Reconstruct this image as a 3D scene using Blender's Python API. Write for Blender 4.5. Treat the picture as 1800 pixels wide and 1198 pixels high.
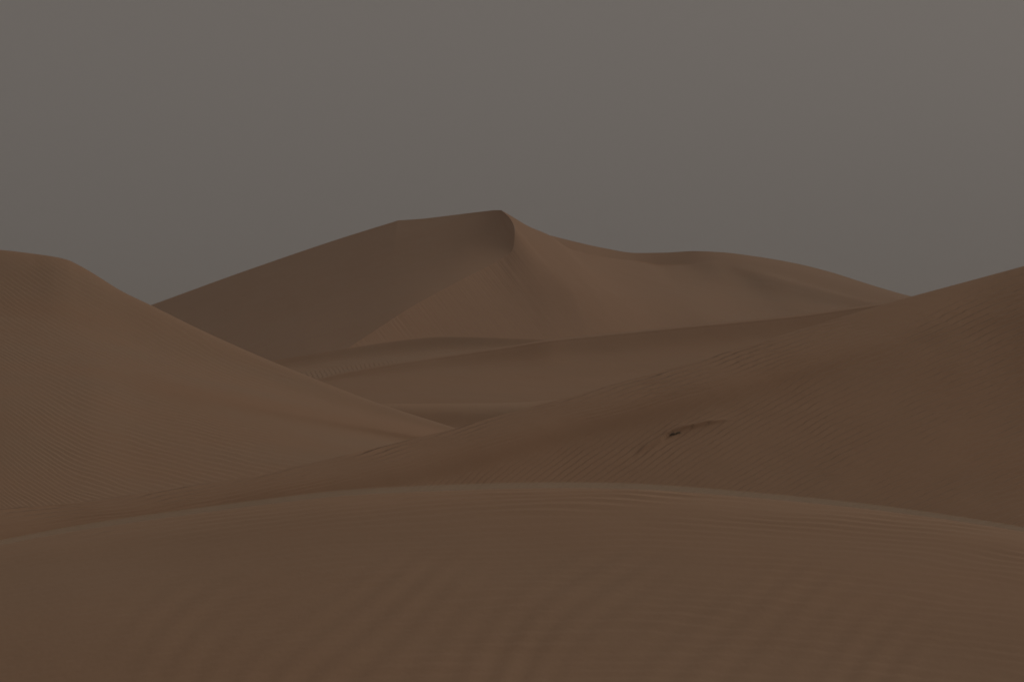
import bpy, bmesh, math, random
import numpy as np

for o in list(bpy.data.objects):
    bpy.data.objects.remove(o)
scn = bpy.context.scene
COL = scn.collection

# ------------------------------------------------------------ camera, sky, sun
F = 4600.0                      # focal length in photo pixels (photo 1800 x 1198)
CX, CY = 900.0, 599.0
cam_d = bpy.data.cameras.new('camera')
cam = bpy.data.objects.new('camera', cam_d)
COL.objects.link(cam)
cam.location = (0, 0, 0)
cam.rotation_euler = (math.radians(90), 0, 0)
cam_d.sensor_width = 36.0
cam_d.lens = F / 1800.0 * 36.0
cam_d.clip_start = 0.1
cam_d.clip_end = 60000
cam_d.dof.use_dof = True
cam_d.dof.focus_distance = 150.0
cam_d.dof.aperture_fstop = 4.5
scn.camera = cam

SUN_EL, SUN_AZ = 38.0, 56.0     # azimuth clockwise from the viewing direction (+Y)
w = bpy.data.worlds.new('World')
scn.world = w
w.use_nodes = True
nt = w.node_tree
nt.nodes.clear()
wo = nt.nodes.new('ShaderNodeOutputWorld')
bg = nt.nodes.new('ShaderNodeBackground')
sky = nt.nodes.new('ShaderNodeTexSky')
sky.sky_type = 'NISHITA'
sky.sun_disc = False
sky.sun_elevation = math.radians(SUN_EL)
sky.sun_rotation = math.radians(SUN_AZ)
sky.air_density = 1.0
sky.dust_density = 8.0
sky.ozone_density = 1.0
# dust-laden air: the sky's own brightness, its blue scattered out to a warm grey
bw = nt.nodes.new('ShaderNodeRGBToBW')
nt.links.new(sky.outputs[0], bw.inputs[0])
tint = nt.nodes.new('ShaderNodeMix')
tint.data_type = 'RGBA'
tint.blend_type = 'MULTIPLY'
tint.inputs[0].default_value = 1.0
nt.links.new(bw.outputs[0], tint.inputs[6])
tint.inputs[7].default_value = (1.08, 0.985, 0.895, 1)
flat = nt.nodes.new('ShaderNodeMix')
flat.data_type = 'RGBA'
flat.inputs[0].default_value = 0.72
nt.links.new(tint.outputs[2], flat.inputs[6])
flat.inputs[7].default_value = (6.0, 5.39, 4.93, 1)
nt.links.new(flat.outputs[2], bg.inputs[0])
bg.inputs[1].default_value = 0.10
nt.links.new(bg.outputs[0], wo.inputs[0])

sd = bpy.data.lights.new('sun', 'SUN')
sd.energy = 1.25
sd.angle = math.radians(20)
sd.color = (1.0, 0.93, 0.84)
sun = bpy.data.objects.new('sun', sd)
COL.objects.link(sun)
az, el = math.radians(SUN_AZ), math.radians(SUN_EL)
from mathutils import Vector
dirv = Vector((math.sin(az) * math.cos(el), math.cos(az) * math.cos(el), math.sin(el)))
sun.rotation_euler = (-dirv).to_track_quat('-Z', 'Y').to_euler()
sun.location = dirv * 60

scn.view_settings.view_transform = 'Standard'
scn.view_settings.look = 'None'
scn.view_settings.gamma = 1.0
scn.view_settings.use_curve_mapping = False
scn.view_settings.exposure = -1.78

# ------------------------------------------------------------ helpers
def pchip_slopes(x, y):
    h = np.diff(x)
    d = np.diff(y, axis=0) / h[:, None]
    n = len(x)
    m = np.zeros_like(y)
    if n == 2:
        m[:] = d[0]
        return m
    for k in range(1, n - 1):
        w1 = 2 * h[k] + h[k - 1]
        w2 = h[k] + 2 * h[k - 1]
        a, b = d[k - 1], d[k]
        same = (a * b) > 0
        with np.errstate(divide='ignore', invalid='ignore'):
            hm = (w1 + w2) / (w1 / a + w2 / b)
        m[k] = np.where(same, hm, 0.0)
    m[0] = d[0]
    m[-1] = d[-1]
    return m

def hermite(x, y, xs):
    x = np.asarray(x, float)
    y = np.asarray(y, float)
    m = pchip_slopes(x, y)
    i = np.clip(np.searchsorted(x, xs) - 1, 0, len(x) - 2)
    h = x[i + 1] - x[i]
    t = ((xs - x[i]) / h)[:, None]
    h = h[:, None]
    return ((2*t**3 - 3*t**2 + 1) * y[i] + (t**3 - 2*t**2 + t) * h * m[i]
            + (-2*t**3 + 3*t**2) * y[i + 1] + (t**3 - t**2) * h * m[i + 1])

def curve(pts, ts):
    """pts: (x, y, depth) with x as parameter, or (t, x, y, depth). Returns n x 3."""
    p = np.array(pts, float)
    if p.shape[1] == 3:
        p = np.concatenate([p[:, :1], p], axis=1)
    return hermite(p[:, 0], p[:, 1:], ts)

def sm(x, xs, ys):
    return hermite(np.asarray(xs, float), np.asarray(ys, float)[:, None], np.asarray(x, float).ravel())[:, 0].reshape(np.shape(x))

def loft(rows, nv, knots=None):
    """rows: list of n x 3 arrays -> nv x n x 3 by monotone cubic across the rows."""
    R = np.array(rows)
    k = np.arange(len(rows), dtype=float) if knots is None else np.array(knots, float)
    vs = np.linspace(k[0], k[-1], nv)
    n = R.shape[1]
    out = hermite(k, R.reshape(len(rows), -1), vs)
    return out.reshape(nv, n, 3), vs

def to_world(G):
    W = np.empty_like(G)
    W[..., 0] = (G[..., 0] - CX) / F * G[..., 2]
    W[..., 1] = G[..., 2]
    W[..., 2] = (CY - G[..., 1]) / F * G[..., 2]
    return W

def ss(a, b, x):
    t = np.clip((x - a) / (b - a), 0, 1)
    return t * t * (3 - 2 * t)

_rng = np.random.RandomState(5)
_perm = [(_rng.uniform(-1, 1, 2), _rng.uniform(0, 6.28)) for _ in range(60)]
def undul(x, y, scale, seed=0, n=8):
    """gentle sum of sines, about -1..1"""
    s = np.zeros_like(x)
    for k in range(n):
        d, ph = _perm[(seed * 7 + k) % 60]
        s += np.sin((x * d[0] + y * d[1]) * 6.28 / scale + ph + 3 * k)
    return s / math.sqrt(n)

def ripple_height(W, ph, steep, cap):
    """height of the ripples that gives their flanks the slope asked for"""
    du, dv = np.gradient(W, axis=1), np.gradient(W, axis=0)
    pu, pv = np.gradient(ph, axis=1), np.gradient(ph, axis=0)
    E, Fm, Gm = (du * du).sum(-1), (du * dv).sum(-1), (dv * dv).sum(-1)
    g2 = (Gm * pu * pu - 2 * Fm * pu * pv + E * pv * pv) / np.maximum(E * Gm - Fm * Fm, 1e-12)
    return np.minimum(steep / np.sqrt(np.maximum(g2, 1e-6)), cap)

def flow_phase(x0, PX, PY, slope, n=40):
    """follow ripple lines of the given slope back to the column x0; the height there tells the line"""
    h = (x0 - PX) / n
    x, y = PX.copy(), PY.copy()
    for _ in range(n):
        k1 = slope(x, y)
        k2 = slope(x + h, y + h * k1)
        y = y + h * 0.5 * (k1 + k2)
        x = x + h
    return y

class Sheet:
    """collects grids of world points with per-vertex sand attributes"""
    def __init__(self):
        self.v, self.f, self.a, self.n = [], [], {k: [] for k in ('phase', 'ripple', 'phase_b', 'ripple_b', 'streak', 'slide', 'pale', 'red')}, 0
    def add(self, W, **at):
        nv, nu = W.shape[:2]
        idx = np.arange(nv * nu).reshape(nv, nu) + self.n
        q = np.stack([idx[:-1, :-1], idx[:-1, 1:], idx[1:, 1:], idx[1:, :-1]], -1).reshape(-1, 4)
        # keep faces pointing up
        a, b, c = W[:-1, :-1], W[:-1, 1:], W[1:, :-1]
        nz = np.cross(b - a, c - a)[..., 2]
        if np.mean(nz) < 0:
            q = q[:, ::-1]
        self.v.append(W.reshape(-1, 3))
        self.f.append(q)
        for k in self.a:
            x = at.get(k, 0.0)
            self.a[k].append(np.broadcast_to(np.asarray(x, float), (nv, nu)).reshape(-1))
        self.n += nv * nu
    def build(self, name, mat):
        v = np.concatenate(self.v).astype(np.float32)
        f = np.concatenate(self.f).astype(np.int32)
        me = bpy.data.meshes.new(name)
        me.vertices.add(len(v))
        me.vertices.foreach_set('co', v.ravel())
        me.loops.add(f.size)
        me.loops.foreach_set('vertex_index', f.ravel())
        me.polygons.add(len(f))
        me.polygons.foreach_set('loop_start', np.arange(0, f.size, 4, dtype=np.int32))
        me.polygons.foreach_set('use_smooth', np.ones(len(f), dtype=bool))
        for k, x in self.a.items():
            at = me.attributes.new(k, 'FLOAT', 'POINT')
            at.data.foreach_set('value', np.concatenate(x).astype(np.float32))
        me.update(calc_edges=True)
        me.validate()
        me.materials.append(mat)
        o = bpy.data.objects.new(name, me)
        COL.objects.link(o)
        return o

# ------------------------------------------------------------ materials
def sand_material():
    m = bpy.data.materials.new('wind_blown_sand')
    m.use_nodes = True
    t = m.node_tree
    N, L = t.nodes, t.links
    bs = N['Principled BSDF']
    bs.inputs['Roughness'].default_value = 0.95
    bs.inputs['Specular IOR Level'].default_value = 0.15
    def math_(op, a, b=None, c=None):
        n = N.new('ShaderNodeMath')
        n.operation = op
        for i, x in enumerate((a, b, c)):
            if x is None:
                continue
            if isinstance(x, (int, float)):
                n.inputs[i].default_value = x
            else:
                L.new(x, n.inputs[i])
        return n.outputs[0]
    def attr(name):
        n = N.new('ShaderNodeAttribute')
        n.attribute_name = name
        return n.outputs['Fac']
    geo = N.new('ShaderNodeNewGeometry')
    pos = geo.outputs['Position']
    def noise(scale, detail=2.0, vec=pos, rough=0.5):
        n = N.new('ShaderNodeTexNoise')
        n.inputs['Scale'].default_value = scale
        n.inputs['Detail'].default_value = detail
        n.inputs['Roughness'].default_value = rough
        if vec is not None:
            L.new(vec, n.inputs['Vector'])
        return n.outputs['Fac']
    # ripples: a skewed wave along the stored phase, wandering with noise
    wob = math_('MULTIPLY', math_('SUBTRACT', noise(0.35, 2.0), 0.5), 6.0)
    wob2 = math_('MULTIPLY', math_('SUBTRACT', noise(1.7, 1.0), 0.5), 2.2)
    ph = math_('ADD', math_('ADD', attr('phase'), wob), wob2)
    s1 = math_('SINE', ph)
    skew = math_('SINE', math_('ADD', ph, math_('MULTIPLY', s1, 0.5)))
    patchy = N.new('ShaderNodeMapRange')
    patchy.inputs['From Min'].default_value = 0.32
    patchy.inputs['From Max'].default_value = 0.62
    patchy.inputs['To Min'].default_value = 0.65
    patchy.inputs['To Max'].default_value = 1.0
    L.new(noise(0.35, 3.0), patchy.inputs['Value'])
    phb = math_('ADD', math_('ADD', attr('phase_b'), wob), wob2)
    skewb = math_('SINE', math_('ADD', phb, math_('MULTIPLY', math_('SINE', phb), 0.5)))
    h1 = math_('MULTIPLY', math_('ADD', math_('MULTIPLY', skew, attr('ripple')), math_('MULTIPLY', skewb, attr('ripple_b'))), patchy.outputs[0])
    # sand slides: streaks running down the slip face
    cmb = N.new('ShaderNodeCombineXYZ')
    L.new(attr('streak'), cmb.inputs[0])
    h2 = math_('MULTIPLY', math_('SUBTRACT', noise(1.0, 4.0, cmb.outputs[0], 0.65), 0.5), attr('slide'))
    h3 = math_('MULTIPLY', math_('SUBTRACT', noise(14.0, 3.0, pos, 0.6), 0.5), 0.006)
    h4 = math_('MULTIPLY', math_('SUBTRACT', noise(0.12, 4.0, pos, 0.5), 0.5), 0.25)
    hh = math_('ADD', math_('ADD', h1, h2), math_('ADD', h3, h4))
    bp = N.new('ShaderNodeBump')
    bp.inputs['Strength'].default_value = 1.0
    bp.inputs['Distance'].default_value = 1.0
    L.new(hh, bp.inputs['Height'])
    L.new(bp.outputs[0], bs.inputs['Normal'])
    # colour: two close sand hues in broad drifts, fine grain, coarser darker grains on ripple crests
    mx = N.new('ShaderNodeMix')
    mx.data_type = 'RGBA'
    mx.inputs[6].default_value = (0.410, 0.254, 0.160, 1)
    mx.inputs[7].default_value = (0.400, 0.259, 0.168, 1)
    rr = N.new('ShaderNodeMapRange')
    rr.inputs['From Min'].default_value = 0.35
    rr.inputs['From Max'].default_value = 0.65
    L.new(noise(0.16, 4.0), rr.inputs['Value'])
    L.new(rr.outputs[0], mx.inputs[0])
    rd = N.new('ShaderNodeMix')
    rd.data_type = 'RGBA'
    rd.inputs[7].default_value = (0.415, 0.246, 0.151, 1)
    L.new(mx.outputs[2], rd.inputs[6])
    rn = math_('MULTIPLY', attr('red'), math_('ADD', 0.55, math_('MULTIPLY', noise(0.05, 3.0), 0.9)))
    L.new(rn, rd.inputs[0])
    gr = math_('ADD', 0.94, math_('MULTIPLY', noise(45.0, 2.0, pos, 0.7), 0.12))
    val = math_('MULTIPLY', gr, math_('ADD', 1.0, math_('MULTIPLY', attr('pale'), 0.25)))  # lightens the sand: painted crest light, plus naturally pale sand at the saddle
    ml = N.new('ShaderNodeMix')
    ml.data_type = 'RGBA'
    ml.blend_type = 'MULTIPLY'
    ml.inputs[0].default_value = 1.0
    L.new(rd.outputs[2], ml.inputs[6])
    cc = N.new('ShaderNodeCombineColor')
    for i in range(3):
        L.new(val, cc.inputs[i])
    L.new(cc.outputs[0], ml.inputs[7])
    L.new(ml.outputs[2], bs.inputs['Base Color'])
    return m

SAND = sand_material()

def setting(o, label, cat):
    o['kind'] = 'structure'
    o['label'] = label
    o['category'] = cat
    return o

GROUND_Z = -9.5
def ground_row(row, dY, py_drop=None):
    """hidden row: the row moved dY metres in depth and let down to below the ground sheet"""
    r = row.copy()
    X = (r[:, 0] - CX) / F * r[:, 2]
    r[:, 2] = r[:, 2] + dY
    r[:, 0] = CX + X * F / r[:, 2]
    r[:, 1] = CY - (GROUND_Z - 1.0) * F / r[:, 2]
    return r

def below(row, py, slope):
    """row lower down a face: image height py, reached by a fall of slope metres per metre"""
    r = row.copy()
    q = (py - CY) / F
    Z = (CY - row[:, 1]) / F * row[:, 2]
    dY = (Z + q * row[:, 2]) / (slope + q)
    X = (r[:, 0] - CX) / F * r[:, 2]
    r[:, 2] -= dY
    r[:, 0] = CX + X * F / r[:, 2]
    r[:, 1] = py
    return r

def back_row(row, dY, drop):
    """hidden row behind a crest: dY metres further on and drop metres lower"""
    r = row.copy()
    X = (r[:, 0] - CX) / F * r[:, 2]
    Z = (CY - r[:, 1]) / F * r[:, 2] - drop
    r[:, 2] = r[:, 2] + dY
    r[:, 0] = CX + X * F / r[:, 2]
    r[:, 1] = CY - Z * F / r[:, 2]
    return r

# ------------------------------------------------------------ ground sheet
gx = np.concatenate([-np.geomspace(2600, 60, 40), np.linspace(-55, 55, 60), np.geomspace(60, 2600, 40)])
gy = np.concatenate([-np.geomspace(2000, 40, 30), np.linspace(-35, 600, 160), np.geomspace(620, 2600, 30)])
GX, GY = np.meshgrid(gx, gy)
GZ = GROUND_Z + 0.25 * undul(GX, GY, 60, 1)
gs = Sheet()
gs.add(np.stack([GX, GY, GZ], -1), phase=(GX * 0.4 + GY) * 30, ripple=0.004)
setting(gs.build('ground', SAND), 'flat sandy desert floor between the dunes', 'ground')

# ------------------------------------------------------------ foreground dune
us = np.linspace(-800, 2600, 700)
f_crest_pts = [(-800, 1160, 24), (-400, 1045, 25.5), (0, 953, 27), (100, 934, 27.3), (200, 918, 27.6), (300, 904, 27.8), (450, 884, 28),
               (600, 867, 28.2), (700, 861, 28.3), (800, 857, 28.4), (900, 854, 28.5), (1000, 853, 28.5),
               (1100, 854.5, 28.5), (1200, 860, 28.4), (1300, 868, 28.3), (1430, 880, 28.1), (1550, 893, 27.9),
               (1640, 905, 27.7), (1720, 917, 27.5), (1800, 930, 27.2), (2200, 1010, 26), (2600, 1110, 24)]
us_f = us
fc = curve(f_crest_pts, us)
fc[:, 1] += 4.0
base = curve([(-800, 1330, 19), (0, 1270, 19), (900, 1235, 19), (1800, 1262, 19), (2600, 1320, 19)], us)
r1 = fc.copy(); r1[:, 1] += 16; r1[:, 2] -= 1.5
r2 = fc.copy(); r2[:, 1] += 62; r2[:, 2] -= 3.0
r3 = 0.5 * fc + 0.5 * base; r3[:, 2] -= 1.4
rows = [base, r3, r2, r1, fc, back_row(fc, 1.6, 0.20), back_row(fc, 5, 1.5), ground_row(fc, 18)]
G, vs = loft(rows, 520, [0, 2.2, 3.3, 4.2, 5.0, 5.6, 6.4, 8.0])
W = to_world(G)
dcrest = G[..., 1] - np.interp(G[..., 0], fc[:, 0], fc[:, 1])
infront = vs[:, None] <= 5.3
PX, PY = G[..., 0], G[..., 1]
# phase of the crest ripples: lines close to the crest, bunching towards it
dd = np.maximum(dcrest, -30)
ph = 2 * np.pi * (dd + 0.016 * (PX - 900) + 3.0 * undul(PX, PY * 5, 700, 6) + 1.3 * undul(PX, PY * 5, 260, 9)) / np.where(dd < 0, 8.0, 8.0 + 0.012 * dd)
brk = 0.55 + 0.45 * undul(PX, PY * 6, 330, 11)
amp = ripple_height(W, ph, 0.44, 0.07) * np.where(infront, ss(-2, 6, dd) * np.exp(-(dd / 52.0) ** 2) * np.clip(brk, 0.1, 1.0) * (0.55 + 0.45 * ss(400, 900, PX)) + 0.13 * np.clip(0.8 + 0.4 * undul(PX, PY * 4, 240, 23), 0.2, 1.3) * ss(40, 90, dd), 0)
# broad soft folds on the near slope
fold = np.sin(2 * np.pi * ((PX - 900) + 0.6 * (PY - 1000) - 0.0022 * np.minimum(PY - 1198, 0) ** 2 + 22 * undul(PX, PY, 420, 3)) / 72.0)
W[..., 2] += np.where(infront, 0.0058 * fold * np.clip(0.6 + 0.5 * undul(PX, PY, 300, 22), 0, 1.2) * ss(60, 170, dcrest) * ss(-100, 500, PX) * (1 - ss(1500, 1800, PX)), 0)
W[..., 2] += 0.012 * undul(W[..., 0], W[..., 1], 5.0, 2) * ss(10, 60, np.abs(dcrest))
fs = Sheet()
fs.add(W, phase=ph, ripple=amp, pale=0.28 * np.exp(-(dd / 34.0) ** 2))  # bright lit rim of the crest put into the sand colour
# the same slope carried on under and behind the viewpoint
b0 = W[0]
nr = 40
ext = np.zeros((nr,) + b0.shape)
for k in range(nr):
    s = k / (nr - 1)
    ext[k, :, 0] = b0[:, 0] * (1 + 2.2 * s)
    ext[k, :, 1] = b0[:, 1] * (1 - s) - 25 * s
    ext[k, :, 2] = b0[:, 2] - 0.55 * np.sin(min(s * 2, 1) * np.pi / 2) - 0.1 * s
fs.add(ext, phase=0, ripple=0)
setting(fs.build('sand_dune', SAND), 'nearest broad rounded dune with a soft pale crest across the foreground', 'dune')

# ------------------------------------------------------------ right dune
us = np.linspace(-500, 2500, 1100)
r_crest = curve([(-500, 925, 62), (-200, 908, 64), (0, 893, 66), (100, 886, 67), (200, 873, 68), (300, 858, 69), (400, 843, 70), (500, 824, 71),
                 (600, 801, 72.5), (700, 777, 74), (800, 752, 75.5), (900, 724, 77), (1000, 697, 78.5), (1100, 669, 80),
                 (1200, 641, 81.5), (1300, 612, 83), (1400, 581, 84.5), (1500, 551, 86), (1600, 522, 87.5), (1700, 495, 89),
                 (1800, 468, 90), (2100, 385, 93), (2500, 300, 96)], us)
# lower edge of the pale rippled band, the steeper dark band, the wide face, the foot
band = curve([(-500, 950, 61), (0, 926, 64.6), (300, 888, 67.3), (600, 838, 70.4), (800, 790, 73.2), (1000, 733, 76.3), (1200, 680, 79.0),
              (1400, 622, 81.6), (1600, 566, 84.2), (1800, 516, 86.5), (2100, 440, 89), (2500, 360, 92)], us)
dark = curve([(-500, 985, 60.2), (0, 958, 63.6), (300, 920, 66.2), (600, 880, 69.1), (800, 838, 71.6), (1000, 782, 74.5), (1200, 730, 77.0),
              (1400, 672, 79.4), (1600, 612, 82.0), (1800, 560, 84.0), (2100, 490, 86.5), (2500, 420, 89)], us)
face = curve([(-500, 1040, 58.5), (0, 1000, 62.0), (300, 965, 64.3), (600, 930, 66.4), (900, 885, 68.8), (1200, 875, 70.2), (1500, 890, 70.6),
              (1800, 920, 69.6), (2100, 900, 70), (2500, 860, 72)], us)
band = below(r_crest, band[:, 1], sm(us, [-500, 0, 600, 1200, 1500, 1800, 2500], [.12, .12, .13, .14, .2, .28, .3]))
dark = below(band, dark[:, 1], sm(us, [-500, 0, 600, 1200, 1500, 1800, 2500], [.6, .6, .66, .62, .5, .42, .4]))
face = below(dark, face[:, 1], sm(us, [-500, 0, 600, 1200, 1800, 2500], [.4, .4, .42, .40, .42, .42]))
rows = [ground_row(face, -13), face, dark, band, r_crest, back_row(r_crest, 3.0, 0.35), back_row(r_crest, 8.0, 2.4), ground_row(r_crest, 30)]
G, vs = loft(rows, 640, [0, 1.2, 3.4, 4.4, 5.0, 5.5, 6.0, 8.0])
W = to_world(G)
PX, PY = G[..., 0], G[..., 1]
vv = np.broadcast_to(vs[:, None], PX.shape)
yc = np.interp(PX, us, r_crest[:, 1])
# low eroded lip on the face, with a sharp drop towards the viewer
lip = np.array([(1118, 803), (1127, 796), (1150, 782), (1163, 774), (1172, 766), (1185, 760), (1198, 755), (1225, 750), (1245, 745), (1288, 737), (1310, 733)], float)
yl = np.interp(PX, lip[:, 0], lip[:, 1])
sd_ = yl - PY                                   # positive above the lip line
wl = ss(1112, 1140, PX) * (1 - ss(1235, 1305, PX))
hl = np.where(sd_ > 0, np.exp(-sd_ / 9.0), np.exp(sd_ / 1.3)) * 0.13 * wl
hollow = -0.035 * np.exp(-((sd_ + 14) / 12.0) ** 2) * wl * ss(1150, 1190, PX)
W[..., 2] += np.where((vv > 1.0) & (vv < 4.6), hl + hollow, 0)
W[..., 2] += 0.10 * undul(W[..., 0], W[..., 1], 22, 4) * (1 - ss(3.6, 4.4, vv))
# ripples: fan rising to the right over the face; along the crest on the upper band
def fan(px):
    ang = np.interp(px, [-500, 300, 700, 900, 1200, 1500, 1800, 2500], [1.0, 0.98, 0.9, 0.80, 0.62, 0.47, 0.37, 0.3])
    return ang
gxs = np.linspace(-500, 2500, 3001)
gint = np.concatenate([[0], np.cumsum(0.5 * (fan(gxs)[1:] + fan(gxs)[:-1]))])
lamf = np.interp(PX, [300, 900, 1300, 1800], [10.5, 11.0, 11.5, 12.5])
phf = 2 * np.pi * (PY + np.interp(PX, gxs, gint) + 3.0 * undul(PX, PY, 300, 12) + 1.0 * undul(PX, PY, 110, 14)) / 11.4
phc = 2 * np.pi * ((PY - yc) * 1.0 + 0.030 * (PX - 900) + 3.0 * undul(PX, PY * 3, 520, 6) + 1.5 * undul(PX, PY * 3, 170, 13)) / 7.0
lim = np.interp(PX, [300, 1100, 1500, 1750], [3.45, 3.75, 4.25, 4.9])          # the face ripples climb higher on the right
wf = 1 - ss(-0.45, 0.25, vv - lim)
wc = ss(4.02, 4.3, vv) * (1 - ss(4.9, 5.15, vv)) * (1 - ss(1380, 1620, PX)) * np.clip(0.65 + 0.5 * undul(PX, PY * 3, 260, 15), 0.15, 1)
hf = ripple_height(W, phf, 0.33, 0.14) * np.interp(PX, [900, 1300, 1800], [1.0, 1.3, 1.8]) * wf * np.clip(0.85 + 0.15 * undul(PX, PY, 400, 16) + 0.15 * undul(PX, PY, 90, 19), 0.5, 1.1)
hc = ripple_height(W, phc, 0.60, 0.14) * wc
hf, hc = hf * (vv < 5.2), hc * (vv < 5.2)
rs = Sheet()
rs.add(W, phase=phf, ripple=hf, phase_b=phc, ripple_b=hc, red=0.35, pale=0.16 * wc)  # light on the upper band painted in as paler sand
R_DUNE = setting(rs.build('sand_dune', SAND), 'long rippled dune rising to the right edge behind the foreground crest', 'dune')
R_W, R_P, R_V = W, G, vv

# ------------------------------------------------------------ left dune
us = np.linspace(-450, 1010, 520)
l_crest = curve([(-450, 432, 150), (-200, 428, 148), (0, 439, 146), (60, 446, 145.5), (100, 452, 145), (120, 457, 145), (135, 464, 145), (160, 478, 144.6), (215, 512, 143.5),
                 (267, 537, 142.5), (350, 578, 141), (450, 623, 139), (550, 664, 136.5), (650, 703, 134), (700, 720, 132.5),
                 (800, 752, 130), (900, 787, 127), (1010, 822, 124)], us)
crease = curve([(-450, 700, 108), (-200, 690, 108), (0, 682, 109), (150, 682, 111), (250, 690, 113), (350, 703, 114), (500, 725, 116), (600, 741, 117.5),
                (700, 757, 119), (800, 775, 120), (900, 805, 119), (1010, 838, 118)], us)
upper = 0.52 * l_crest + 0.48 * crease
upper[:, 2] += 2.0
kern = np.exp(-(np.arange(-45, 46) / 20.0) ** 2)
upper[:, 1:] = np.stack([np.convolve(np.pad(upper[:, k], 45, mode='reflect', reflect_type='odd'), kern / kern.sum(), 'valid') for k in (1, 2)], 1)
under = crease.copy(); under[:, 1] += sm(us, [-450, 50, 300, 700, 1010], [26, 26, 18, 12, 10]); under[:, 2] -= sm(us, [-450, 50, 300, 700, 1010], [4.5, 4.4, 2.2, 0.6, 0.4])
foot = curve([(-450, 990, 80), (0, 935, 84), (300, 895, 90), (600, 840, 98), (800, 812, 104), (1010, 860, 108)], us)
low = 0.5 * under + 0.5 * foot
rows = [ground_row(foot, -12), foot, low, under, crease, upper, l_crest, back_row(l_crest, 5, 0.7), back_row(l_crest, 14, 4.5), ground_row(l_crest, 48)]
G, vs = loft(rows, 520, [0, 0.8, 2.0, 2.8, 3.1, 4.4, 5.6, 6.2, 7.0, 9.0])
W = to_world(G)
PX, PY = G[..., 0], G[..., 1]
vv = np.broadcast_to(vs[:, None], PX.shape)
W[..., 2] += 0.14 * undul(W[..., 0], W[..., 1], 30, 8) * (1 - ss(4.8, 5.4, vv))
def l_slope(x, y):
    low_ = np.interp(x, [-450, -50, 60, 160, 260, 500, 1010], [0.85, 0.80, 0.66, 0.36, 0.22, 0.16, 0.20])
    up_ = np.interp(x, [-450, 0, 300, 600, 1010], [0.62, 0.60, 0.52, 0.42, 0.38])
    t_ = ss(590, 760, y - 0.08 * (x - 200))
    return low_ * t_ + up_ * (1 - t_)
yy = flow_phase(150.0, PX, PY, l_slope) + 2.0 * undul(PX, PY, 260, 17) + 0.9 * undul(PX, PY, 90, 21)
ph = 2 * np.pi * yy / 7.4
amp = ripple_height(W, ph, 0.145, 0.05)
amp = amp * (0.35 + 0.65 * (1 - ss(120, 420, PX)) + 0.45 * ss(690, 800, PY)) * np.clip(0.65 + 0.35 * undul(PX, PY, 330, 18) + 0.2 * undul(PX, PY * 1.6, 120, 20), 0.15, 1.1)
amp = amp * (1 - 0.85 * np.exp(-((PY - np.interp(PX, us, crease[:, 1])) / 22) ** 2) * ss(150, 300, PX))
amp = amp * (1 - 0.6 * ss(4.9, 5.5, vv)) * (1 - 0.75 * ss(430, 680, PX)) * (vv < 5.8)
ls = Sheet()
ls.add(W, phase=ph, ripple=amp, red=np.exp(-((PY - np.interp(PX, us, crease[:, 1]) + 6) / 16) ** 2) * ss(180, 300, PX) * 0.8)
setting(ls.build('sand_dune', SAND), 'pale rippled dune sloping down from the left edge to the middle', 'dune')

# ------------------------------------------------------------ low ridge in the hollow
us = np.linspace(430, 1330, 220)
c = curve([(430, 722, 166), (560, 713, 167), (670, 709.5, 168), (760, 709, 169), (850, 708.5, 170), (930, 706, 171), (1000, 699, 172), (1100, 683, 174), (1200, 668, 176), (1330, 650, 178)], us)
shoulder = c.copy(); shoulder[:, 1] += sm(us, [-900, 600, 800, 1000, 2600], [8, 8, 9, 12, 12]); shoulder[:, 2] -= 2.6
shoulder = below(c, shoulder[:, 1], .10)
steep = below(shoulder, c[:, 1] + 46, .55)
behind = c.copy(); behind[:, 1] -= 0.0; behind = back_row(c, 4, 0.25)
rows = [ground_row(steep, -9), steep, shoulder, c, behind, ground_row(c, 40)]
G, vs = loft(rows, 180, [0, 1, 2.0, 2.5, 3.1, 5])
W = to_world(G)
d0 = Sheet()
d0.add(W, phase=2 * np.pi * (G[..., 1] - 709) / 4.0, ripple=0.0, pale=0.35 * ss(1.95, 2.3, vs[:, None]))  # lit top of the ridge painted lighter in the sand colour
setting(d0.build('sand_dune', SAND), 'low flat-topped sand ridge in the hollow where two slopes cross', 'dune')

# ------------------------------------------------------------ middle dune with the long bright brink
us = np.linspace(330, 1900, 420)
c = curve([(330, 712, 190), (450, 690, 193), (555, 666, 196), (600, 655, 197), (700, 637, 199), (800, 622, 201), (900, 607, 203), (964, 597, 204), (1000, 593, 205), (1100, 583, 207),
           (1200, 573, 209), (1300, 563.5, 211), (1400, 553, 213), (1500, 539, 215), (1560, 530, 216), (1605, 521.5, 217), (1700, 508, 219), (1900, 485, 222)], us)
m1 = c.copy(); m1[:, 1] += sm(us, [-900, 500, 800, 1100, 1400, 1600, 2600], [8, 8, 22, 34, 36, 34, 34]); m1[:, 2] -= sm(us, [-900, 500, 800, 1100, 1400, 2600], [1.6, 1.6, 4.0, 5.0, 4.6, 4.6])
m2 = curve([(330, 735, 181), (600, 690, 185), (800, 672, 189), (1000, 660, 193), (1200, 648, 196), (1400, 628, 200), (1900, 560, 208)], us)
m3 = curve([(330, 760, 172), (600, 722, 174), (800, 713, 175), (1000, 706, 178), (1200, 692, 183), (1400, 680, 187), (1900, 630, 195)], us)
c0 = below(c, c[:, 1] + 2.2, 0.05)
c1 = below(c0, c0[:, 1] + 4.0, sm(us, [300, 700, 950, 1300, 1900], [.22, .38, .62, .66, .62]))
m1 = below(c1, m1[:, 1], sm(us, [300, 700, 950, 1300, 1900], [.25, .36, .58, .62, .6]))
G, vs = loft([ground_row(m3, -16), m3, m2, m1, c1, c0, c], 300, [0, 1, 2, 3, 3.6, 3.75, 3.85])
W = to_world(G)
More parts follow.
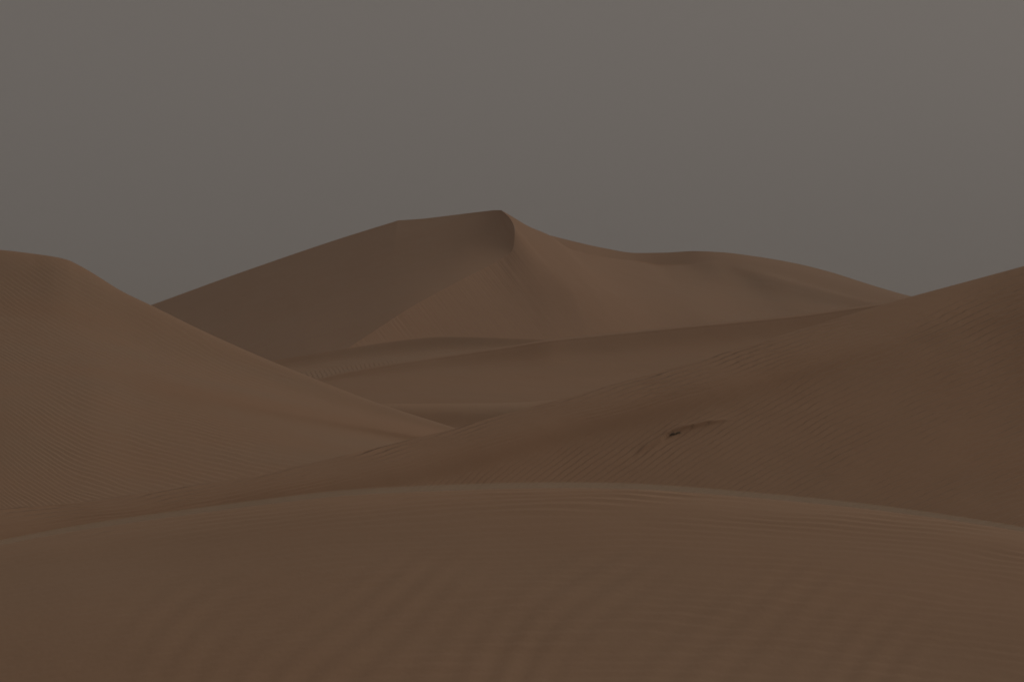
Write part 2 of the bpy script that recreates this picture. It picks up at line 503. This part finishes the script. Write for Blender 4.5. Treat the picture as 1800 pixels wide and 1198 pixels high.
PX, PY = G[..., 0], G[..., 1]
d1 = Sheet()
d1.add(W, red=0.35)
Gb, vb = loft([c, back_row(c, 1.6, 0.10), back_row(c, 10, 1.8), ground_row(c, 38)], 80, [0, .5, 1, 2])
d1.add(to_world(Gb))
setting(d1.build('sand_dune', SAND), 'middle dune with a thin bright brink and darker slope below it', 'dune')

# ------------------------------------------------------------ dune behind it, darker under its brink
us = np.linspace(280, 1250, 300)
c = curve([(280, 668, 250), (400, 648, 252), (475, 634, 254), (560, 620, 256), (650, 606, 258), (700, 599, 259), (780, 592, 260), (850, 593, 260), (900, 595, 260), (964, 597.5, 260), (1100, 606, 260), (1250, 620, 258)], us)
n1 = c.copy(); n1[:, 1] += sm(us, [-900, 400, 560, 780, 964, 2600], [14, 14, 18, 22, 12, 12]); n1[:, 2] -= sm(us, [-900, 400, 560, 780, 964, 2600], [2.8, 2.8, 3.6, 3.6, 2.4, 2.4])
n1 = below(c, n1[:, 1], sm(us, [200, 600, 850, 1300], [.5, .6, .55, .3]))
n2 = c.copy(); n2[:, 1] += sm(us, [-900, 400, 560, 780, 964, 2600], [40, 40, 54, 50, 40, 40]); n2[:, 2] -= sm(us, [-900, 400, 560, 780, 964, 2600], [14, 14, 19, 17, 14, 14])
G, vs = loft([ground_row(n2, -16), n2, n1, c], 150, [0, 1, 2, 2.6])
W = to_world(G)
PX, PY = G[..., 0], G[..., 1]
d2 = Sheet()
d2.add(W, phase=2 * np.pi * (PX - 0.55 * PY) / 8.5, ripple=0.016 * ss(1.75, 1.35, vs[:, None]) * np.ones_like(PX) * (1 - ss(640, 760, PX)))
Gb, vb = loft([c, back_row(c, 2, 0.15), back_row(c, 12, 2.5), ground_row(c, 45)], 80, [0, .5, 1, 2])
d2.add(to_world(Gb))
setting(d2.build('sand_dune', SAND), 'small dune with a curved dark brink at the foot of the tall peak', 'dune')

# ------------------------------------------------------------ the tall star dune
N = 420
ts = np.linspace(0, 1, N)
# skyline from far left up to the summit
sky_l = curve([(0.00, -60, 650, 500), (0.18, 140, 583, 486), (0.30, 267, 535.5, 476), (0.33, 300, 523.5, 474), (0.42, 400, 487, 467), (0.52, 500, 452, 460), (0.62, 600, 418.5, 453),
               (0.715, 690, 390.5, 446.5), (0.728, 701, 387.2, 445.8), (0.74, 712, 386.6, 444.5), (0.77, 740, 384.6, 441), (0.84, 800, 377.5, 435), (0.92, 850, 371.5, 429.5), (0.97, 872, 369.3, 427), (1.0, 881, 369.5, 426)], ts)
# hidden foot on the left, then the brink that winds up to the summit
sky_l[:, 0] = CX + (sky_l[:, 0] - CX)
sky_l[:, 2] += 22 * (1 - ts ** 5)
brink = curve([(0.00, 250, 838, 290), (0.18, 370, 762, 311), (0.30, 445, 714, 325), (0.42, 510, 672, 336.5), (0.52, 552, 646, 344), (0.58, 582, 629, 349.5), (0.63, 612, 611, 355), (0.70, 660, 580, 363.5),
               (0.78, 720, 541, 374.5), (0.87, 800, 497, 389), (0.945, 882, 454, 403.5), (0.965, 899, 442, 405.5), (0.978, 904, 424, 408.5), (0.986, 905, 404, 412.5), (0.992, 898, 386, 418), (1.0, 881, 369.5, 426)], ts)
kern = np.exp(-(np.arange(-40, 41) / 17.0) ** 2)
sky_s = np.stack([np.convolve(np.pad(sky_l[:, k], 40, mode='reflect', reflect_type='odd'), kern / kern.sum(), 'valid') for k in range(3)], 1)
mid = 0.5 * sky_s + 0.5 * brink
bow = np.interp(ts, [0, 0.5, 0.85, 1.0], [5, 6, 3, 0])
mid[:, 2] += bow * 0.5
mid[:, 1] += bow * 0.8
low = 0.22 * sky_s + 0.78 * brink
low[:, 1] += bow * 0.5
G, vs = loft([brink, low, mid, sky_l], 160, [0, 0.8, 1.8, 3.2])
B = Sheet()
PX, PY = G[..., 0], G[..., 1]
W = to_world(G)
edge = ss(0, 0.4, vs[:, None]) * ss(3.2, 2.7, vs[:, None])
W[..., 2] += 0.25 * undul(W[..., 0], W[..., 1], 70, 3) * edge * ss(1.0, 0.9, ts[None, :])
B.add(W, red=0.55)
# hidden back of the left skyline
Gb, vb = loft([sky_l, back_row(sky_l, 8, 1.5), back_row(sky_l, 40, 12), ground_row(sky_l, 90)], 60)
B.add(to_world(Gb))
# skirt below the brink's hidden left half
Gb, vb = loft([brink[:int(.6 * N)], ground_row(brink[:int(.6 * N)], -20)], 12)
B.add(to_world(Gb))
# slip face: from the brink and the front ridge down to its hidden foot, on to the right shoulder
t2 = np.linspace(0, 1.7, 900)
top = curve([(0.00, 582, 629, 349.5), (0.06, 612, 611, 355), (0.13, 660, 580, 363.5), (0.21, 720, 541, 374.5), (0.31, 800, 497, 389), (0.40, 882, 454, 403.5), (0.425, 899, 442, 405.5),
             (0.445, 904, 424, 408.5), (0.46, 905, 404, 412.5), (0.475, 898, 386, 418), (0.49, 881, 369.5, 426), (0.50, 890, 374.5, 427), (0.55, 930, 398, 430), (0.60, 967, 414, 435),
             (0.65, 1005, 438, 446), (0.72, 1070, 452.5, 461), (0.79, 1130, 461.5, 469), (0.83, 1165, 467, 472), (0.87, 1207, 465, 474.5), (0.92, 1255, 458, 474), (1.0, 1330, 472, 465),
             (1.08, 1410, 495, 457), (1.18, 1500, 520, 449), (1.28, 1600, 543, 441), (1.38, 1700, 565, 433), (1.7, 2100, 650, 405)], t2)
valley = curve([(0.00, 590, 636, 348), (0.13, 690, 608, 361), (0.31, 840, 562, 379), (0.425, 925, 535, 389), (0.455, 965, 523, 392.5), (0.49, 1008, 515, 396.5), (0.55, 1040, 515, 401.5), (0.60, 1066, 520, 405.5), (0.72, 1134, 528, 417),
                (0.83, 1215, 524, 431), (0.92, 1300, 512, 447.5), (1.0, 1370, 517, 450.5), (1.08, 1440, 528, 448), (1.18, 1520, 543, 442), (1.28, 1612, 562, 435), (1.38, 1710, 582, 423), (1.7, 2100, 664, 398)], t2)
foot = curve([(0.00, 598, 645, 347), (0.06, 640, 640, 352), (0.13, 710, 636, 356.5), (0.21, 790, 632, 362), (0.31, 880, 628, 368), (0.40, 940, 622, 373), (0.425, 965, 620, 375), (0.49, 1045, 614, 383), (0.60, 1122, 607, 393.5),
              (0.72, 1190, 600, 405), (0.83, 1290, 592, 413), (0.92, 1370, 588, 418), (1.0, 1440, 586, 420), (1.18, 1560, 590, 417), (1.38, 1740, 612, 410), (1.7, 2100, 680, 392)], t2)
lin = 0.16 * valley + 0.84 * top
wr = ss(0.80, 1.12, t2)[:, None]
dpy = np.maximum(valley[:, 1] - top[:, 1], 4.0)
one = np.ones(len(t2))
s1_ = below(top, top[:, 1] + 0.22 * dpy, 0.20 * one)
s2_ = below(s1_, top[:, 1] + 0.6 * dpy, 0.33 * one)
s3_ = below(s2_, top[:, 1] + dpy, 0.36 * one)
s4_ = foot.copy(); s4_[:, 2] = np.minimum(foot[:, 2], s3_[:, 2] - 8)
mixr = lambda a, b: a * (1 - wr) + b * wr
G, vs = loft([mixr(foot, s4_), mixr(valley, s3_), mixr(0.5 * valley + 0.5 * top, s2_), mixr(lin, s1_), top], 260, [0, 1, 1.5, 1.84, 2])
PX, PY = G[..., 0], G[..., 1]
W = to_world(G)
sl = (ss(0.02, 0.08, t2) * (1 - ss(0.40, 0.60, t2)))[None, :]
B.add(W, streak=(PX - 0.78 * PY) * 0.11, slide=0.2 * sl * np.ones_like(PX) * ss(0, .3, vs[:, None]) * (0.35 + 0.65 * ss(1.2, 1.9, vs[:, None])), red=np.ones_like(PX) * (0.9 - 0.6 * ss(0.6, 1.0, t2))[None, :])
Gb, vb = loft([foot, ground_row(foot, -22)], 12)
B.add(to_world(Gb))
# upper strip: the far saddle and the shoulder behind the front ridge
t3 = t2[t2 >= 0.60]
fr = top[t2 >= 0.60]
sky_r = curve([(0.60, 967, 413.6, 435.2), (0.65, 1010, 424.5, 450), (0.72, 1065, 436.5, 463), (0.77, 1120, 444.5, 470), (0.81, 1165, 444, 474), (0.86, 1220, 441.3, 478), (0.90, 1265, 443, 480), (0.95, 1320, 449.3, 480),
               (1.04, 1400, 463, 477), (1.11, 1460, 478, 472), (1.18, 1520, 497, 465), (1.24, 1580, 515, 458), (1.265, 1605, 521.5, 455), (1.38, 1700, 545, 446), (1.7, 2100, 640, 416)], t3)
midr = 0.5 * fr + 0.5 * sky_r
midr[:, 1] += sm(t3, [0.6, 0.8, 0.92, 1.1, 1.7], [0, 0, -1.5, -4, 0])
G, vs = loft([fr, midr, sky_r], 70)
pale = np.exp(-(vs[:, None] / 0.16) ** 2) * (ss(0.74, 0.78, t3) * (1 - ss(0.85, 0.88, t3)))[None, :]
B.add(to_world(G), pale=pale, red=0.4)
Gb, vb = loft([sky_r, back_row(sky_r, 8, 1.2), back_row(sky_r, 40, 10), ground_row(sky_r, 100)], 60)
B.add(to_world(Gb))
setting(B.build('sand_dune', SAND), 'tall peaked dune with a winding brink standing against the sky', 'dune')

# ------------------------------------------------------------ sand drifting low over the nearest crest
prof = np.linspace(-1, 1, 21)
cw = to_world(fc)
sel = (us_f >= -300) & (us_f <= 2100)
cw = cw[sel][::4]
vv_, ff_ = [], []
npf = len(prof)
for p in cw:
    for side in (1, 0):
        for q in prof:
            hgt = 0.036 * math.exp(-(q * 2.3) ** 2)
            vv_.append((p[0], p[1] + 0.35 + q * 1.1, p[2] + (hgt if side else -0.12)))
st = 2 * npf
for k in range(len(cw) - 1):
    a, b = k * st, (k + 1) * st
    for m_ in range(npf - 1):
        ff_.append((a + m_, a + m_ + 1, b + m_ + 1, b + m_))
        ff_.append((a + npf + m_, b + npf + m_, b + npf + m_ + 1, a + npf + m_ + 1))
    ff_.append((a, b, b + npf, a + npf))
    ff_.append((a + npf - 1, a + 2 * npf - 1, b + 2 * npf - 1, b + npf - 1))
for a in (0, (len(cw) - 1) * st):
    ring = [a + m_ for m_ in range(npf)] + [a + npf + m_ for m_ in reversed(range(npf))]
    ff_.append(tuple(ring if a == 0 else ring[::-1]))
dm = bpy.data.meshes.new('drifting_sand')
dm.from_pydata(vv_, [], ff_)
bm_ = bmesh.new()
bm_.from_mesh(dm)
bmesh.ops.recalc_face_normals(bm_, faces=bm_.faces)
bm_.to_mesh(dm)
bm_.free()
vm = bpy.data.materials.new('airborne_sand')
vm.use_nodes = True
vm.node_tree.nodes.clear()
vo = vm.node_tree.nodes.new('ShaderNodeOutputMaterial')
vp = vm.node_tree.nodes.new('ShaderNodeVolumePrincipled')
vp.inputs['Color'].default_value = (0.99, 0.79, 0.59, 1)
vp.inputs['Density'].default_value = 0.5
vp.inputs['Anisotropy'].default_value = 0.2
vm.node_tree.links.new(vp.outputs[0], vo.inputs['Volume'])
dm.materials.append(vm)
do = bpy.data.objects.new('drifting_sand', dm)
COL.objects.link(do)
do['kind'] = 'stuff'
do['label'] = 'thin veil of sand blowing low over the nearest dune crest'
do['category'] = 'blowing sand'

# ------------------------------------------------------------ dry shrub half buried on the right dune
rng = random.Random(11)
vis = (R_V > 1.2) & (R_V < 4.6)
def on_right_dune(px, py):
    d = (R_P[..., 0] - px) ** 2 + (R_P[..., 1] - py) ** 2 + np.where(vis, 0, 1e9)
    k = np.unravel_index(np.argmin(d), d.shape)
    return Vector(R_W[k].tolist())
def tube(verts, faces, pts, r0, r1, n=5):
    base_i = len(verts)
    for k, p in enumerate(pts):
        d = (pts[min(k + 1, len(pts) - 1)] - pts[max(k - 1, 0)]).normalized()
        a = d.cross(Vector((0.3, 0.2, 1))).normalized()
        b = d.cross(a)
        r = r0 + (r1 - r0) * k / (len(pts) - 1)
        for q in range(n):
            t_ = 6.2832 * q / n
            verts.append(tuple(p + a * (r * math.cos(t_)) + b * (r * math.sin(t_))))
    for k in range(len(pts) - 1):
        for q in range(n):
            faces.append((base_i + k * n + q, base_i + k * n + (q + 1) % n, base_i + (k + 1) * n + (q + 1) % n, base_i + (k + 1) * n + q))
    faces.append(tuple(base_i + q for q in reversed(range(n))))
    faces.append(tuple(base_i + (len(pts) - 1) * n + q for q in range(n)))
def bark(name, c0_, c1_):
    m = bpy.data.materials.new(name)
    m.use_nodes = True
    t = m.node_tree
    b = t.nodes['Principled BSDF']
    b.inputs['Roughness'].default_value = 0.9
    nz = t.nodes.new('ShaderNodeTexNoise')
    nz.inputs['Scale'].default_value = 40
    cr = t.nodes.new('ShaderNodeMix')
    cr.data_type = 'RGBA'
    cr.inputs[6].default_value = c0_
    cr.inputs[7].default_value = c1_
    t.links.new(nz.outputs['Fac'], cr.inputs[0])
    t.links.new(cr.outputs[2], b.inputs['Base Color'])
    return m
p0 = on_right_dune(1170, 767)
p1 = on_right_dune(1196, 757)
pc = on_right_dune(1186, 762)
axis = (p1 - p0)
root = bpy.data.objects.new('dry_shrub', None)
COL.objects.link(root)
root.location = pc
root['label'] = 'small dark dry shrub half buried in the rippled slope of the right dune'
root['category'] = 'shrub'
ax = axis.normalized()
up = Vector((0, 0, 1))
out = Vector((0.1, -1, 0.25)).normalized()
V_, F_ = [], []
for k in range(24):
    s0 = rng.uniform(-0.17, 0.10)
    a0 = ax * s0 + up * rng.uniform(-0.03, 0.0)
    ln = rng.uniform(0.10, 0.24)
    d = (ax * rng.uniform(-1.0, 1.0) + up * rng.uniform(0.02, 0.28) + out * rng.uniform(-0.1, 0.4)).normalized()
    pts = [a0]
    for q in range(5):
        d = (d + Vector((rng.uniform(-.2, .2), rng.uniform(-.2, .2), rng.uniform(-.22, .08)))).normalized()
        pts.append(pts[-1] + d * ln / 5)
    tube(V_, F_, pts, 0.0065, 0.0025)
me = bpy.data.meshes.new('twigs')
me.from_pydata(V_, [], F_)
me.materials.append(bark('dry_twig', (0.15, 0.125, 0.08, 1), (0.27, 0.21, 0.14, 1)))
tw = bpy.data.objects.new('twigs', me)
COL.objects.link(tw)
tw.parent = root
V_, F_ = [], []
for sgn in (-1, 1):
    pts = [Vector((0, 0, -0.05)), ax * 0.06 * sgn + up * 0.025, ax * 0.15 * sgn + up * 0.03 + out * 0.01, ax * 0.24 * sgn + up * -0.01]
    tube(V_, F_, pts, 0.028, 0.012, 8)
me = bpy.data.meshes.new('root_stock')
me.from_pydata(V_, [], F_)
me.materials.append(bark('dry_root', (0.09, 0.07, 0.05, 1), (0.16, 0.12, 0.085, 1)))
rk = bpy.data.objects.new('root_stock', me)
COL.objects.link(rk)
rk.parent = root

# ------------------------------------------------------------ dusty air
hm = bpy.data.materials.new('dusty_air')
hm.use_nodes = True
hm.node_tree.nodes.clear()
ho = hm.node_tree.nodes.new('ShaderNodeOutputMaterial')
hv = hm.node_tree.nodes.new('ShaderNodeVolumePrincipled')
hv.inputs['Color'].default_value = (0.95, 0.88, 0.81, 1)
hv.inputs['Density'].default_value = 0.00037
hv.inputs['Anisotropy'].default_value = 0.3
hm.node_tree.links.new(hv.outputs[0], ho.inputs['Volume'])
x0, x1, y0, y1, z0, z1 = -2650, 2650, -2050, 2650, -13, 26
hb = bpy.data.meshes.new('haze')
hb.from_pydata([(x, y, z) for z in (z0, z1) for y in (y0, y1) for x in (x0, x1)], [],
               [(0, 2, 3, 1), (4, 5, 7, 6), (0, 1, 5, 4), (2, 6, 7, 3), (0, 4, 6, 2), (1, 3, 7, 5)])
hb.materials.append(hm)
haze = bpy.data.objects.new('haze', hb)
COL.objects.link(haze)
haze['kind'] = 'stuff'
haze['label'] = 'thin dusty air greying the farthest dunes'
haze['category'] = 'haze'
